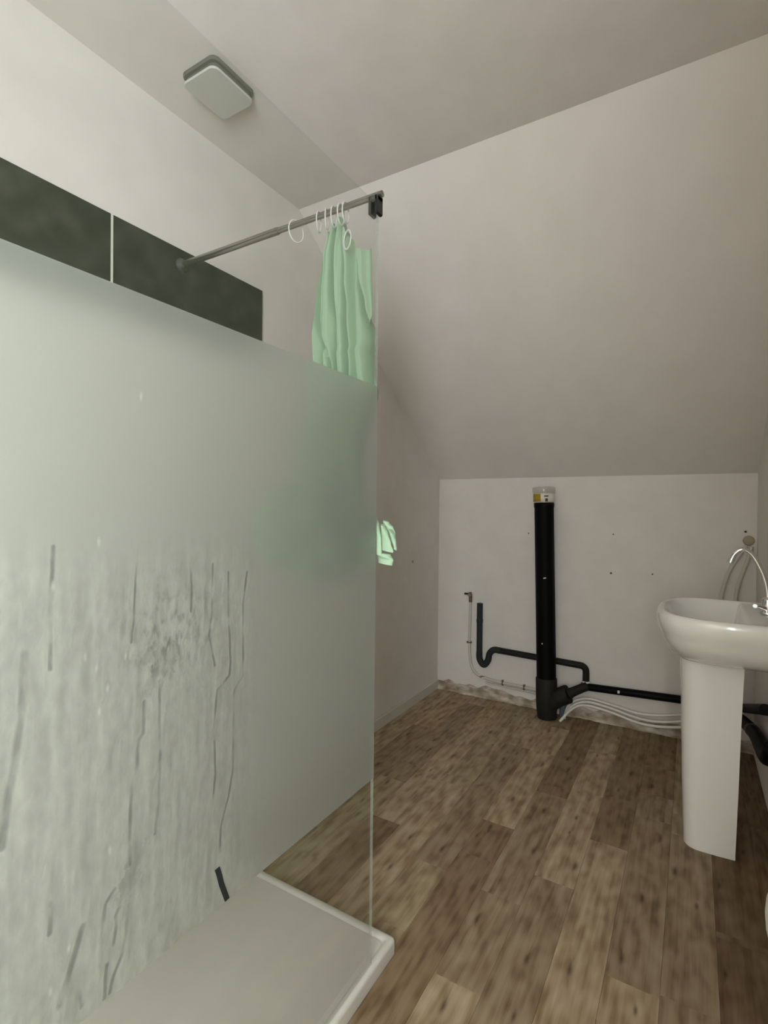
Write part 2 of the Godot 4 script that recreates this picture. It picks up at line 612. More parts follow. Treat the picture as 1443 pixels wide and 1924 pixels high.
func plank_mesh(w: float, l: float, strip: int, off: float, flip: bool) -> ArrayMesh:
	var st := SurfaceTool.new()
	st.begin(Mesh.PRIMITIVE_TRIANGLES)
	st.set_smooth_group(-1)
	var hx := w / 2.0 - 0.0002
	var hz := l / 2.0 - 0.0002
	var b := 0.0007
	var y := 0.002
	var u0 := (strip + 0.01) / 6.0
	var u1 := (strip + 0.99) / 6.0
	if flip:
		var s := u0
		u0 = u1
		u1 = s
	var v1 := off + l / 1.06
	quad(st, Vector3(-hx + b, y, -hz + b), Vector3(hx - b, y, -hz + b), Vector3(hx - b, y, hz - b), Vector3(-hx + b, y, hz - b), Vector2(u0, off), Vector2(u1, off), Vector2(u1, v1), Vector2(u0, v1))
	var c := [Vector3(-1, 0, -1), Vector3(1, 0, -1), Vector3(1, 0, 1), Vector3(-1, 0, 1)]
	for i in 4:
		var p: Vector3 = c[i]
		var q: Vector3 = c[(i + 1) % 4]
		var pi := Vector3(p.x * (hx - b), y, p.z * (hz - b))
		var qi := Vector3(q.x * (hx - b), y, q.z * (hz - b))
		var po := Vector3(p.x * hx, y - b, p.z * hz)
		var qo := Vector3(q.x * hx, y - b, q.z * hz)
		var up := Vector2(u0 if p.x < 0 else u1, off if p.z < 0 else v1)
		var uq := Vector2(u0 if q.x < 0 else u1, off if q.z < 0 else v1)
		quad(st, qi, pi, po, qo, uq, up, up, uq)
		quad(st, qo, po, Vector3(po.x, -0.002, po.z), Vector3(qo.x, -0.002, qo.z), uq, up, up, uq)
	return done(st)

func tiles(wall: MeshInstance3D) -> void:
	pbox("grout", Vector3(XL, 1.8265, -1.5345), Vector3(XL + 0.0088, 2.1235, 0.365), M.grout, wall, 0.001)
	var size := Vector3(0.010, 0.2955, 0.6255)
	var m := cbox(size, 0.0012)
	for col in 3:
		for row in 1:
			part("tile", m, M.tile, wall, Vector3(XL + 0.005, 2.125 - 0.3 * row - size.y / 2.0, -1.536 + 0.633 * col + size.z / 2.0) - wall.position)

func build_window() -> void:
	var w := Node3D.new()
	w.name = "window_1"
	add_child(w)
	w.set_meta("kind", "structure")
	var x0 := XR + 0.04
	var x1 := XR + 0.09
	var f := 0.05
	var zm := (WZ0 + WZ1) / 2.0
	for e in [[WZ0, WZ0 + f, WY0, WY1], [WZ1 - f, WZ1, WY0, WY1], [WZ0 + f, WZ1 - f, WY0, WY0 + f], [WZ0 + f, WZ1 - f, WY1 - f, WY1], [zm - 0.02, zm + 0.02, WY0 + f, WY1 - f]]:
		pbox("frame", Vector3(x0, e[2], e[0]), Vector3(x1, e[3], e[1]), M.plastic, w)
	for e in [[WZ0 + f, zm - 0.02], [zm + 0.02, WZ1 - f]]:
		pbox("pane", Vector3(x0 + 0.02, WY0 + f, e[0]), Vector3(x0 + 0.026, WY1 - f, e[1]), M.glass, w, 0.0002)
	pbox("window_sill", Vector3(XR - 0.05, WY0 - 0.02, WZ0 - 0.03), Vector3(x0, WY0 - 0.0005, WZ1 + 0.03), M.plastic, w)

# ---- shower
func build_shower() -> void:
	# tray
	var tr := thing("shower_tray", "low white shower tray on the wood floor under the glass screen", "shower tray", Vector3(-1.11, 0, -0.45))
	var xa := XL + 0.011
	var xb := -0.703
	var za := -1.262
	var zb := 0.36
	var ring := func(inset: float, y: float, rad: float) -> Array:
		var out := []
		var corners := [Vector2(xb - inset, zb - inset), Vector2(xa + inset, zb - inset), Vector2(xa + inset, za + inset), Vector2(xb - inset, za + inset)]
		var r := maxf(rad, 0.001)
		for i in 4:
			var sx := 1.0 if i == 0 or i == 3 else -1.0
			var sz := 1.0 if i < 2 else -1.0
			var mid := Vector2(corners[i].x - sx * r, corners[i].y - sz * r)
			for k in 7:
				var ang := PI / 2.0 * (i + (k / 6.0)) + (0.0 if i % 2 == 0 else 0.0)
				var a0 := [0.0, PI / 2, PI, 3 * PI / 2][i] as float
				ang = a0 + PI / 2.0 * k / 6.0
				out.append(Vector3(mid.x + cos(ang) * r, y, mid.y + sin(ang) * r) - tr.position)
		return out
	part("body", loft([ring.call(0.0, 0.0005, 0.012), ring.call(0.0, 0.032, 0.012), ring.call(0.0015, 0.0375, 0.0115), ring.call(0.006, 0.0405, 0.010), ring.call(0.016, 0.0405, 0.012), ring.call(0.021, 0.0385, 0.014), ring.call(0.026, 0.034, 0.016)], true, true), M.acrylic, tr)
	part("basin_floor", loft([ring.call(0.0265, 0.0342, 0.016), ring.call(0.0265, 0.0350, 0.016), ring.call(0.027, 0.0352, 0.016)], true, true), M.acrylic, tr)
	var drain := part("drain_cover", lathe([Vector2(0.055, 0.0), Vector2(0.055, 0.004), Vector2(0.05, 0.0055), Vector2(0.0, 0.0055)], 32), M.chrome, tr, Vector3(-1.11, 0.0353, -0.15) - tr.position)
	drain.rotation.y = 0.0
	# glass screen
	var g := thing("glass_screen", "fixed shower glass panel with a wide frosted and streaked band", "shower screen", Vector3(XG, 0.0405, -0.55))
	var yb := 0.0409
	var yt := 2.0439
	pbox("pane", Vector3(XG - 0.008, yb, ZE), Vector3(XG, yt, 0.05), M.glass, g, 0.0008)
	# ground edge strip of the free end
	pbox("edge", Vector3(XG - 0.0082, yb + 0.001, ZE - 0.0012), Vector3(XG + 0.0002, yt, ZE - 0.0001), M.glass_edge, g, 0.0003)
	# frosting
	var st := SurfaceTool.new()
	st.begin(Mesh.PRIMITIVE_TRIANGLES)
	st.set_smooth_group(-1)
	var x0 := XG + 0.0002
	var x1 := XG + 0.0012
	var c := []
	for q in [[FZ0, FY1, 0.0, 0.0], [FZ1, FY1, 1.0, 0.0], [FZ1, FY0, 1.0, 1.0], [FZ0, FY0, 0.0, 1.0]]:
		c.append([Vector3(x1, q[1], q[0]) - g.position, Vector3(x0, q[1], q[0]) - g.position, Vector2(q[2], q[3])])
	quad(st, c[3][0], c[2][0], c[1][0], c[0][0], c[3][2], c[2][2], c[1][2], c[0][2])
	quad(st, c[0][1], c[1][1], c[2][1], c[3][1], c[0][2], c[1][2], c[2][2], c[3][2])
	for i in 4:
		var k := (i + 1) % 4
		quad(st, c[i][0], c[k][0], c[k][1], c[i][1], c[i][2], c[k][2], c[k][2], c[i][2])
	var film := part("frosting", done(st), M.film, g)
	film.set_meta("label", "matte white frosted band with limescale runs")
	# strip of black tape
	var tape := thing("tape_strip", "short bent strip of black tape at the foot of the frosted band", "tape", Vector3(XG + 0.0013, 0.575, -0.64))
	var rr := []
	for q in [[-0.628, 0.611], [-0.6335, 0.594], [-0.638, 0.577], [-0.6515, 0.540]]:
		var ww := 0.0052
		rr.append([Vector3(0.0, q[1] + 0.001, q[0] - ww) - Vector3(0, 0.575, -0.64), Vector3(0.0012, q[1] + 0.001, q[0] - ww) - Vector3(0, 0.575, -0.64), Vector3(0.0012, q[1], q[0] + ww) - Vector3(0, 0.575, -0.64), Vector3(0.0, q[1], q[0] + ww) - Vector3(0, 0.575, -0.64)])
	part("tape", loft(rr, true, true, true, false), M.tape, tape)
	# rod
	var y := 2.071
	var rod := thing("curtain_rod", "telescopic steel curtain rod from tiled wall to glass corner", "rod", Vector3(-1.1, y, ZE + 0.0))
	part("tube", tube([Vector3(XL + 0.012, y, ZE) - rod.position, Vector3(-1.066, y, ZE) - rod.position, Vector3(-1.064, y, ZE) - rod.position], [0.0105, 0.0105, 0.0098], 20), M.steel, rod)
	part("inner_tube", tube([Vector3(-1.065, y, ZE) - rod.position, Vector3(-0.705, y, ZE) - rod.position], 0.0085, 20), M.steel, rod)
	var fl := part("flange", lathe([Vector2(0.022, 0), Vector2(0.022, 0.004), Vector2(0.016, 0.010), Vector2(0.0125, 0.018)], 24), M.pipe_joint, rod, Vector3(XL + 0.0101, y, ZE) - rod.position)
	fl.rotation_degrees.z = -90
	var cl := thing("glass_clamp", "small black clamp holding the rod on the glass corner", "clamp", Vector3(XG, 2.02, ZE + 0.012))
	pbox("jaw", Vector3(XG + 0.0002, 2.012, ZE - 0.004), Vector3(XG + 0.011, 2.06, ZE + 0.024), M.black, cl, 0.003)
	pbox("jaw", Vector3(XG - 0.019, 2.012, ZE - 0.004), Vector3(XG - 0.0083, 2.06, ZE + 0.024), M.black, cl, 0.003)
	pbox("bridge", Vector3(XG - 0.019, 2.0442, ZE - 0.004), Vector3(XG + 0.011, 2.0618, ZE + 0.024), M.pipe_joint, cl, 0.003)
	# extractor vent on the ceiling
	var v := thing("ceiling_vent", "square extractor vent with rounded corners on the ceiling", "vent", Vector3(-1.285, YC, -1.115))
	part("base", rounded_slab(0.150, 0.170, 0.022, 0.012), M.vent_gap_shade, v, Vector3(0, -0.006, 0))
	part("neck", rounded_slab(0.136, 0.152, 0.020, 0.016), M.vent_gap_shade, v, Vector3(0, -0.020, 0))
	part("cover", rounded_slab(0.146, 0.166, 0.024, 0.008), M.vent, v, Vector3(0, -0.032, 0))

func rounded_slab(w: float, l: float, r: float, h: float) -> ArrayMesh:
	var ring := func(inset: float, y: float) -> Array:
		var out := []
		for i in 4:
			var sx := 1.0 if i == 0 or i == 3 else -1.0
			var sz := 1.0 if i < 2 else -1.0
			for k in 7:
				var a := PI / 2 * i + PI / 2 * k / 6.0
				out.append(Vector3(sx * (w / 2 - r) + cos(a) * (r - inset), y, sz * (l / 2 - r) + sin(a) * (r - inset)))
		return out
	return loft([ring.call(0.002, -h / 2), ring.call(0.0, -h / 2 + 0.002), ring.call(0.0, h / 2 - 0.002), ring.call(0.002, h / 2)])

# ---- curtain
func build_curtain() -> void:
	# rings: x on the rod, drop, turn
	var rings := [
		[-0.997, 0.0, -12.0, 0.026, 1.2, "white plastic curtain ring hanging empty apart from the curtain"],
		[-0.914, 0.0, 20.0, 0.021, 1.3, "white plastic ring at the outer edge of the green curtain"],
		[-0.886, 0.0, 25.0, 0.021, 1.3, "white plastic ring next to the outer ring of the green curtain"],
		[-0.862, 0.0, 15.0, 0.021, 1.3, "white plastic ring where the green curtain rises over the rod"],
		[-0.838, 0.0, 10.0, 0.021, 1.3, "first of two close white rings between curtain and glass clamp"],
		[-0.822, 0.0, 10.0, 0.021, 1.3, "second of two close white rings between curtain and glass clamp"],
	]
	for r in rings:
		var o := thing("curtain_ring", r[5], "ring", Vector3(r[0], 2.071, ZE), "white rings on the curtain rod")
		var m := part("ring", torus(r[3], 0.0019, r[4]), M.ring, o, Vector3(0, 0.0095 + 0.0018 - r[3] * r[4], 0))
		m.rotation_degrees.y = r[2]
	var h := thing("curtain_ring", "white plastic ring hooked low through the curtain beside the glass", "ring", Vector3(-0.815, 2.0, -1.150), "white rings on the curtain rod")
	part("ring", torus(0.019, 0.0019, 1.3), M.ring, h, Vector3(0, -0.020, 0)).rotation_degrees.y = 65

	var cu := thing("shower_curtain", "pale green shower curtain bunched beside the glass and knotted below", "curtain", Vector3(-0.85, 2.03, -1.17))
	# hanging sheet
	var nu := 90
	var nv := 70
	var left := [[2.045, -0.912], [1.96, -0.932], [1.855, -0.944], [1.75, -0.948], [1.656, -0.941], [1.50, -0.93], [1.35, -0.93], [1.22, -0.92]]
	var right := [[2.045, -0.752], [1.952, -0.750], [1.74, -0.750], [1.70, -0.752], [1.686, -0.762], [1.64, -0.757], [1.55, -0.746], [1.35, -0.745], [1.22, -0.745]]
	var top := [[0.0, 2.028], [0.10, 2.035], [0.22, 2.052], [0.30, 2.066], [0.36, 2.066], [0.385, 2.03], [0.46, 2.028], [0.58, 2.000], [0.64, 1.957], [1.0, 1.953]]
	# creases: u at several heights, depth, width
	var creases := [
		[[2.05, 0.14, 1.90, 0.13, 1.78, 0.14, 1.2, 0.16], 0.020, 0.035],
		[[2.05, 0.24, 1.95, 0.26, 1.85, 0.31, 1.76, 0.40, 1.5, 0.42, 1.2, 0.38], 0.024, 0.032],
		[[2.05, 0.40, 1.90, 0.50, 1.80, 0.55, 1.65, 0.60, 1.2, 0.56], 0.028, 0.035],
		[[1.98, 0.70, 1.90, 0.76, 1.80, 0.86, 1.72, 0.97, 1.2, 0.99], 0.022, 0.03],
		[[2.05, 0.02, 1.80, 0.04, 1.65, 0.30, 1.2, 0.28], 0.016, 0.03],
		[[2.05, 0.62, 1.6, 0.74, 1.2, 0.78], 0.010, 0.06],
	]
	var rows := []
	for i in nv + 1:
		var row := []
		for j in nu + 1:
			var u := float(j) / nu
			var yt := along(top, u)
			var y := lerpf(yt, 1.20, float(i) / nv)
			var x := lerpf(along(left, y), along(right, y), u)
			var z := -1.172 + 0.010 * sin(u * 22.0 + y * 5.0)
			for c in creases:
				var list := []
				for k in range(0, c[0].size(), 2):
					list.append([c[0][k], c[0][k + 1]])
				var uc := along(list, y)
				z -= c[1] * 1.7 * exp(-pow((u - uc) / c[2], 2))
				z += c[1] * 0.6 * exp(-pow((u - uc - c[2] * 2.0) / (c[2] * 1.3), 2))
			row.append(Vector3(x, y, minf(z, -1.1625) + 0.07 * smoothstep(1.58, 1.40, y)) - cu.position)
		rows.append(row)
	part("sheet", sheet(rows, 0.0009), M.cloth, cu)
	# knotted lower end behind the frosting
	var nz := FastNoiseLite.new()
	nz.seed = 31
	nz.frequency = 5.0
	var rings2 := []
	var mid := Vector3(-0.824, 1.20, -1.045)
	for i in 41:
		var th := PI * i / 40.0
		var ring := []
		for j in 72:
			var ph := TAU * j / 72.0
			var e := Vector3(sin(th) * cos(ph), cos(th), sin(th) * sin(ph))
			var fold := 0.055 * sin(ph * 7.0 + th * 4.0 + 2.0 * nz.get_noise_3d(e.x, e.y, e.z)) * sin(th) + 0.42 * nz.get_noise_3d(e.x * 0.28, e.y * 0.28, e.z * 0.28)
			var q := mid + Vector3(e.x * 0.074, e.y * (0.135 - 0.025 * e.z), e.z * 0.185) * (1.0 + fold)
			q.x = minf(q.x, -0.735)
			ring.append(q - cu.position)
		rings2.append(ring)
	part("knot", loft(rings2, false, false), M.cloth, cu)
	# folds that stick out past the free edge of the glass
	# each: left edge by height, right edge by height, top, bottom, half depth, z
	var folds := [
		[[[1.226, -0.740], [1.13, -0.738]], [[1.226, -0.728], [1.209, -0.718], [1.17, -0.711], [1.128, -0.709]], 1.228, 1.128, 0.012, -1.172],
		[[[1.205, -0.713], [1.134, -0.711]], [[1.205, -0.704], [1.188, -0.693], [1.16, -0.684], [1.141, -0.676]], 1.206, 1.137, 0.011, -1.177],
		[[[1.192, -0.690], [1.17, -0.686], [1.143, -0.677]], [[1.192, -0.684], [1.184, -0.676], [1.16, -0.671], [1.147, -0.669]], 1.193, 1.143, 0.010, -1.182],
		[[[1.214, -0.722], [1.17, -0.716]], [[1.214, -0.704], [1.202, -0.690], [1.185, -0.683], [1.165, -0.680]], 1.216, 1.165, 0.010, -1.200],
		[[[1.13, -0.732], [1.10, -0.728]], [[1.13, -0.69], [1.115, -0.681], [1.105, -0.684]], 1.131, 1.102, 0.016, -1.186],
		[[[1.23, -0.80], [1.09, -0.79]], [[1.23, -0.745], [1.15, -0.735], [1.09, -0.74]], 1.235, 1.085, 0.030, -1.186],
	]
	for f in folds:
		var loops := []
		for i in 15:
			var y := lerpf(f[2], f[3], i / 14.0)
			var l := along(f[0], y)
			var r := along(f[1], y)
			var loop := []
			for j in 20:
				var t := TAU * j / 20.0
				loop.append(Vector3((l + r) / 2.0 + (r - l) / 2.0 * cos(t), y - 0.003 * cos(t), f[5] + f[4] * sin(t) * (0.55 + 0.45 * sin(PI * minf(1.0, i / 9.0 + 0.2)))) - cu.position)
			loops.append(loop)
		part("gathered_fold", loft(loops), M.cloth, cu)

func along(list: Array, t: float) -> float:
	var rising: bool = list[-1][0] > list[0][0]
	for i in list.size() - 1:
		var a: float = list[i][0]
		var b: float = list[i + 1][0]
		if (t <= b) if rising else (t >= b):
			return lerpf(list[i][1], list[i + 1][1], smoothstep(0.0, 1.0, clampf((t - a) / (b - a), 0.0, 1.0)))
	return list[-1][1]

# a cloth of some thickness from a grid of points
func sheet(rows: Array, thick: float) -> ArrayMesh:
	var st := SurfaceTool.new()
	st.begin(Mesh.PRIMITIVE_TRIANGLES)
	var back := Vector3(0, 0, -thick)
	var n: int = rows[0].size()
	for i in rows.size() - 1:
		for j in n - 1:
			var a: Vector3 = rows[i][j]
			var b: Vector3 = rows[i][j + 1]
			var c: Vector3 = rows[i + 1][j + 1]
			var d: Vector3 = rows[i + 1][j]
			st.set_smooth_group(0)
			quad(st, a, b, c, d)
			st.set_smooth_group(1)
			quad(st, d + back, c + back, b + back, a + back)
	return done(st)

# ---- plumbing on the far wall
func build_plumbing() -> void:
	var px := -0.738
	var pz := -3.157
	var lean := 0.0255
	var s := thing("soil_pipe", "thick black soil pipe standing at the low wall on a grey branch", "pipe", Vector3(px, 0, pz))
	s.rotation.z = lean
	part("pipe", lathe([Vector2(0.0565, 0.215), Vector2(0.0565, 1.262), Vector2(0.059, 1.268), Vector2(0.059, 1.290), Vector2(0.052, 1.292)], 36), M.pipe_black, s)
	part("branch_fitting", lathe([Vector2(0.055, 0.001), Vector2(0.057, 0.012), Vector2(0.057, 0.03), Vector2(0.060, 0.05), Vector2(0.062, 0.10), Vector2(0.062, 0.235), Vector2(0.0575, 0.242)], 36), M.pipe_dark, s)
	# side branch leaning up to the right
	part("branch_arm", tube([Vector3(0.02, 0.09, 0.0), Vector3(0.07, 0.135, 0.01), Vector3(0.125, 0.165, 0.01), Vector3(0.128, 0.166, 0.01)], [0.05, 0.052, 0.054, 0.050], 28), M.pipe_dark, s)
	part("reducer", tube([Vector3(0.125, 0.165, 0.01), Vector3(0.150, 0.178, 0.0), Vector3(0.205, 0.205, -0.025), Vector3(0.225, 0.212, -0.035)], [0.034, 0.027, 0.025, 0.025], 20), M.pipe_dark, s)
	part("chip", cbox(Vector3(0.016, 0.006, 0.003), 0.001), M.plastic, s, Vector3(0.012, 0.845, 0.0565)).rotation_degrees.z = 12
	part("chip", cbox(Vector3(0.006, 0.008, 0.003), 0.001), M.plastic, s, Vector3(-0.008, 0.455, 0.0565))
	var stub := part("stub", tube([Vector3(0.078, 0.006, -0.05), Vector3(0.082, 0.05, -0.05), Vector3(0.09, 0.085, -0.05)], 0.018, 16), M.blue, s)
	stub.set_meta("label", "bluish plastic pipe stub")
	# clear cap with its sticker
	var cap := thing("pipe_cap", "clear plastic cap with yellow and white sticker on the black pipe", "cap", Vector3(px - 1.2925 * sin(lean), 1.2925 * cos(lean), pz))
	cap.rotation.z = lean
	part("cap", lathe([Vector2(0.0595, 0.0), Vector2(0.0610, 0.055), Vector2(0.0670, 0.060), Vector2(0.0670, 0.088), Vector2(0.060, 0.094), Vector2(0.0, 0.095)], 36), M.cap, cap)
	part("sticker", band(0.0615, 0.004, 0.055, 0.0, 165.0), M.sticker, cap)
	part("sticker", band(0.0619, 0.006, 0.052, 94.0, 160.0), M.sticker_yellow, cap)
	part("sticker_print", band(0.0619, 0.006, 0.024, 56.0, 70.0), M.mark, cap)
	part("sticker_print", band(0.0619, 0.034, 0.042, 52.0, 76.0), M.pipe_joint, cap)
	# grey standpipe with trap and run
	var w := thing("waste_pipe", "dark grey standpipe with U trap running behind the soil pipe", "pipe", Vector3(-1.2, 0.3, -3.245))
	var off := -w.position
	var z := -3.2505
	part("standpipe", tube([Vector3(-1.203, 0.625, z) + off, Vector3(-1.203, 0.30, z) + off], 0.0195, 18), M.pipe_grey, w)
	part("collar", tube([Vector3(-1.203, 0.52, z) + off, Vector3(-1.203, 0.50, z) + off], 0.0215, 18), M.pipe_grey, w)
	part("trap", tube(smooth_path([Vector3(-1.203, 0.305, z) + off, Vector3(-1.200, 0.255, z) + off, Vector3(-1.172, 0.222, z) + off, Vector3(-1.143, 0.255, z) + off, Vector3(-1.133, 0.30, z) + off, Vector3(-1.105, 0.330, z) + off, Vector3(-1.06, 0.332, z) + off], 6), 0.0205, 18), M.pipe_grey, w)
	part("run", tube(bent([Vector3(-1.065, 0.332, z) + off, Vector3(-0.535, 0.318, z) + off, Vector3(-0.535, 0.230, z) + off], 0.035), 0.0195, 18), M.pipe_dark, w)
	part("collar", tube([Vector3(-0.535, 0.232, z) + off, Vector3(-0.535, 0.2215, z) + off], 0.0215, 18), M.plastic, w)
	# black collector along the wall
	var k := thing("waste_pipe", "black horizontal pipe along the wall foot towards the basin", "pipe", Vector3(-0.2, 0.2, -3.247))
	off = -k.position
	part("pipe", tube(bent([Vector3(-0.56, 0.197, -3.245) + off, Vector3(0.236, 0.232, -3.245) + off, Vector3(0.246, 0.50, -2.42) + off], 0.03), 0.0215, 18), M.pipe_black, k)
	part("bracket", cbox(Vector3(0.012, 0.016, 0.004), 0.001), M.plastic, k, Vector3(-0.353, 0.208, -3.2235) + off)
	# basin waste behind the pedestal
	var b := thing("waste_pipe", "black ribbed hose dropping behind the pedestal by the right wall", "hose", Vector3(0.24, 0.25, -2.9))
	off = -b.position
	part("hose", tube(smooth_path([Vector3(0.19, 0.215, -3.16) + off, Vector3(0.225, 0.218, -3.08) + off, Vector3(0.242, 0.238, -2.95) + off, Vector3(0.249, 0.285, -2.70) + off, Vector3(0.251, 0.325, -2.40) + off, Vector3(0.252, 0.42, -2.25) + off]), 0.028, 18), M.pipe_black, b)
	part("collar", tube([Vector3(0.2445, 0.2505, -2.89) + off, Vector3(0.2455, 0.2565, -2.86) + off], 0.030, 18), M.pipe_joint, b)
	# water pipe with valve at the left
	var v := thing("supply_pipe", "white painted water pipe with brass valve beside the grey standpipe", "pipe", Vector3(-1.27, 0.4, -3.258))
	off = -v.position
	z = -3.258
	part("pipe", tube(bent([Vector3(-1.272, 0.640, z) + off, Vector3(-1.277, 0.30, z) + off, Vector3(-1.255, 0.150, z) + off, Vector3(-1.12, 0.125, z) + off, Vector3(-0.80, 0.118, z) + off], 0.07), 0.009, 12), M.pipe_white, v)
	var valve := part("valve", tube([Vector3(-1.272, 0.625, z) + off, Vector3(-1.272, 0.665, z) + off, Vector3(-1.272, 0.690, z + 0.006) + off], [0.011, 0.012, 0.010], 14), M.brass, v)
	part("outlet", tube([Vector3(-1.272, 0.672, z) + off, Vector3(-1.262, 0.680, z + 0.05) + off], [0.012, 0.011], 14), M.brass, valve)
	part("handle", cbox(Vector3(0.034, 0.012, 0.012), 0.003), M.black, valve, Vector3(-1.288, 0.683, z + 0.028) + off)
	for q in [[-1.277, 0.355, 0.0], [-1.045, 0.125, 90.0], [-0.905, 0.121, 90.0]]:
		part("clip", cbox(Vector3(0.034, 0.011, 0.016), 0.002), M.brass, v, Vector3(q[0], q[1], z + 0.001) + off).rotation_degrees.z = q[2]
	var v2 := thing("supply_pipe", "thin white water pipe just below the clipped one", "pipe", Vector3(-1.0, 0.1, -3.258))
	part("pipe", tube(bent([Vector3(-1.16, 0.105, z) - v2.position, Vector3(-0.80, 0.096, z) - v2.position], 0.02), 0.006, 12), M.pipe_white, v2)
	# white flexible pipes at the foot of the wall
	var spots := [
		[[-0.655, 0.0085, -3.12], [-0.60, 0.07, -3.19], [-0.53, 0.098, -3.215], [-0.40, 0.085, -3.222], [-0.25, 0.055, -3.222], [-0.12, 0.06, -3.222], [0.05, 0.10, -3.222]],
		[[-0.648, 0.0085, -3.145], [-0.61, 0.075, -3.205], [-0.53, 0.113, -3.232], [-0.40, 0.102, -3.238], [-0.25, 0.075, -3.238], [-0.12, 0.082, -3.238], [0.05, 0.135, -3.238]],
		[[-0.640, 0.0085, -3.17], [-0.62, 0.085, -3.22], [-0.53, 0.128, -3.247], [-0.40, 0.118, -3.250], [-0.25, 0.098, -3.250], [-0.12, 0.115, -3.250], [0.05, 0.165, -3.250]],
	]
	var names := ["white flexible pipe lowest of the three at the wall foot", "white flexible pipe in the middle of the three at the wall foot", "white flexible pipe highest of the three at the wall foot"]
	for i in 3:
		var f := thing("flexible_pipe", names[i], "pipe", Vector3(-0.3, 0.0, -3.23), "white flexible pipes along the wall foot")
		var pts := []
		for q in spots[i]:
			pts.append(Vector3(q[0], q[1], q[2]) - f.position)
		part("pipe", tube(smooth_path(pts), 0.0075, 12), M.cable_white, f)
	# painted pipes behind the basin tap
	var bp := [[[0.240, 1.072], [0.208, 1.02], [0.165, 0.93], [0.135, 0.80], [0.130, 0.65]], [[0.262, 1.072], [0.240, 0.98], [0.210, 0.88], [0.198, 0.80], [0.195, 0.65]]]
	var bn := ["white painted pipe curving out widest behind the basin tap", "white painted pipe dropping steeply behind the basin tap"]
	for i in 2:
		var f := thing("supply_pipe", bn[i], "pipe", Vector3(0.2, 0.8, -3.258), "painted pipes behind the basin")
		var pts := []
		for q in bp[i]:
			pts.append(Vector3(q[0], q[1], -3.255 + 0.001 * i) - f.position)
		part("pipe", tube(smooth_path(pts), 0.009, 12), M.pipe_white, f)
	var pl := thing("wall_plate", "round beige cover plate on the wall above the tap", "cover plate", Vector3(0.25, 1.10, ZF))
	part("plate", lathe([Vector2(0.026, 0.0), Vector2(0.026, 0.004), Vector2(0.020, 0.008), Vector2(0.0, 0.009)], 24), M.plate, pl).rotation_degrees.x = 90

# part of a round sleeve between two angles (degrees, 90 faces +z)
func band(r: float, y0: float, y1: float, a0: float, a1: float) -> ArrayMesh:
	var rings := []
	for i in 25:
		var a := deg_to_rad(lerpf(a0, a1, i / 24.0))
		var e := Vector3(cos(a), 0, sin(a))
		rings.append([e * r + Vector3(0, y0, 0), e * (r + 0.0004) + Vector3(0, y0, 0), e * (r + 0.0004) + Vector3(0, y1, 0), e * r + Vector3(0, y1, 0)])
	return loft(rings, true, true)

# ---- basin
func basin_ring(front: float, half: float, back: float, xc: float, y: float) -> Array:
	# D shaped loop: round to the room (-x), straight to the wall
	var out := []
	var z0 := -2.30
	for k in 49:
		var a := PI * 0.5 + PI * k / 48.0
		var ca := cos(a)
		var sa := sin(a)
		out.append(Vector3(xc + signf(ca) * pow(absf(ca), 0.78) * (xc - front), y, z0 + signf(sa) * pow(absf(sa), 0.72) * half))
	for k in 12:
		var t := k / 11.0
		# straight side, rounded corner, back
		out.append(Vector3(lerpf(xc + 0.01, back - 0.012, t), y, z0 - half))
	for k in 3:
		var a := -PI / 2 + PI / 2 * (k + 1) / 4.0
		out.append(Vector3(back - 0.012 + cos(a) * 0.012, y, z0 - half + 0.012 + sin(a) * 0.012))
	for k in 9:
		out.append(Vector3(back, y, lerpf(z0 - half + 0.012, z0 + half - 0.012, k / 8.0)))
	for k in 3:
		var a := PI / 2 * (k + 1) / 4.0
		out.append(Vector3(back - 0.012 + cos(a) * 0.012, y, z0 + half - 0.012 + sin(a) * 0.012))
	for k in 11:
		out.append(Vector3(lerpf(back - 0.012, xc + 0.01, k / 11.0), y, z0 + half))
	return out

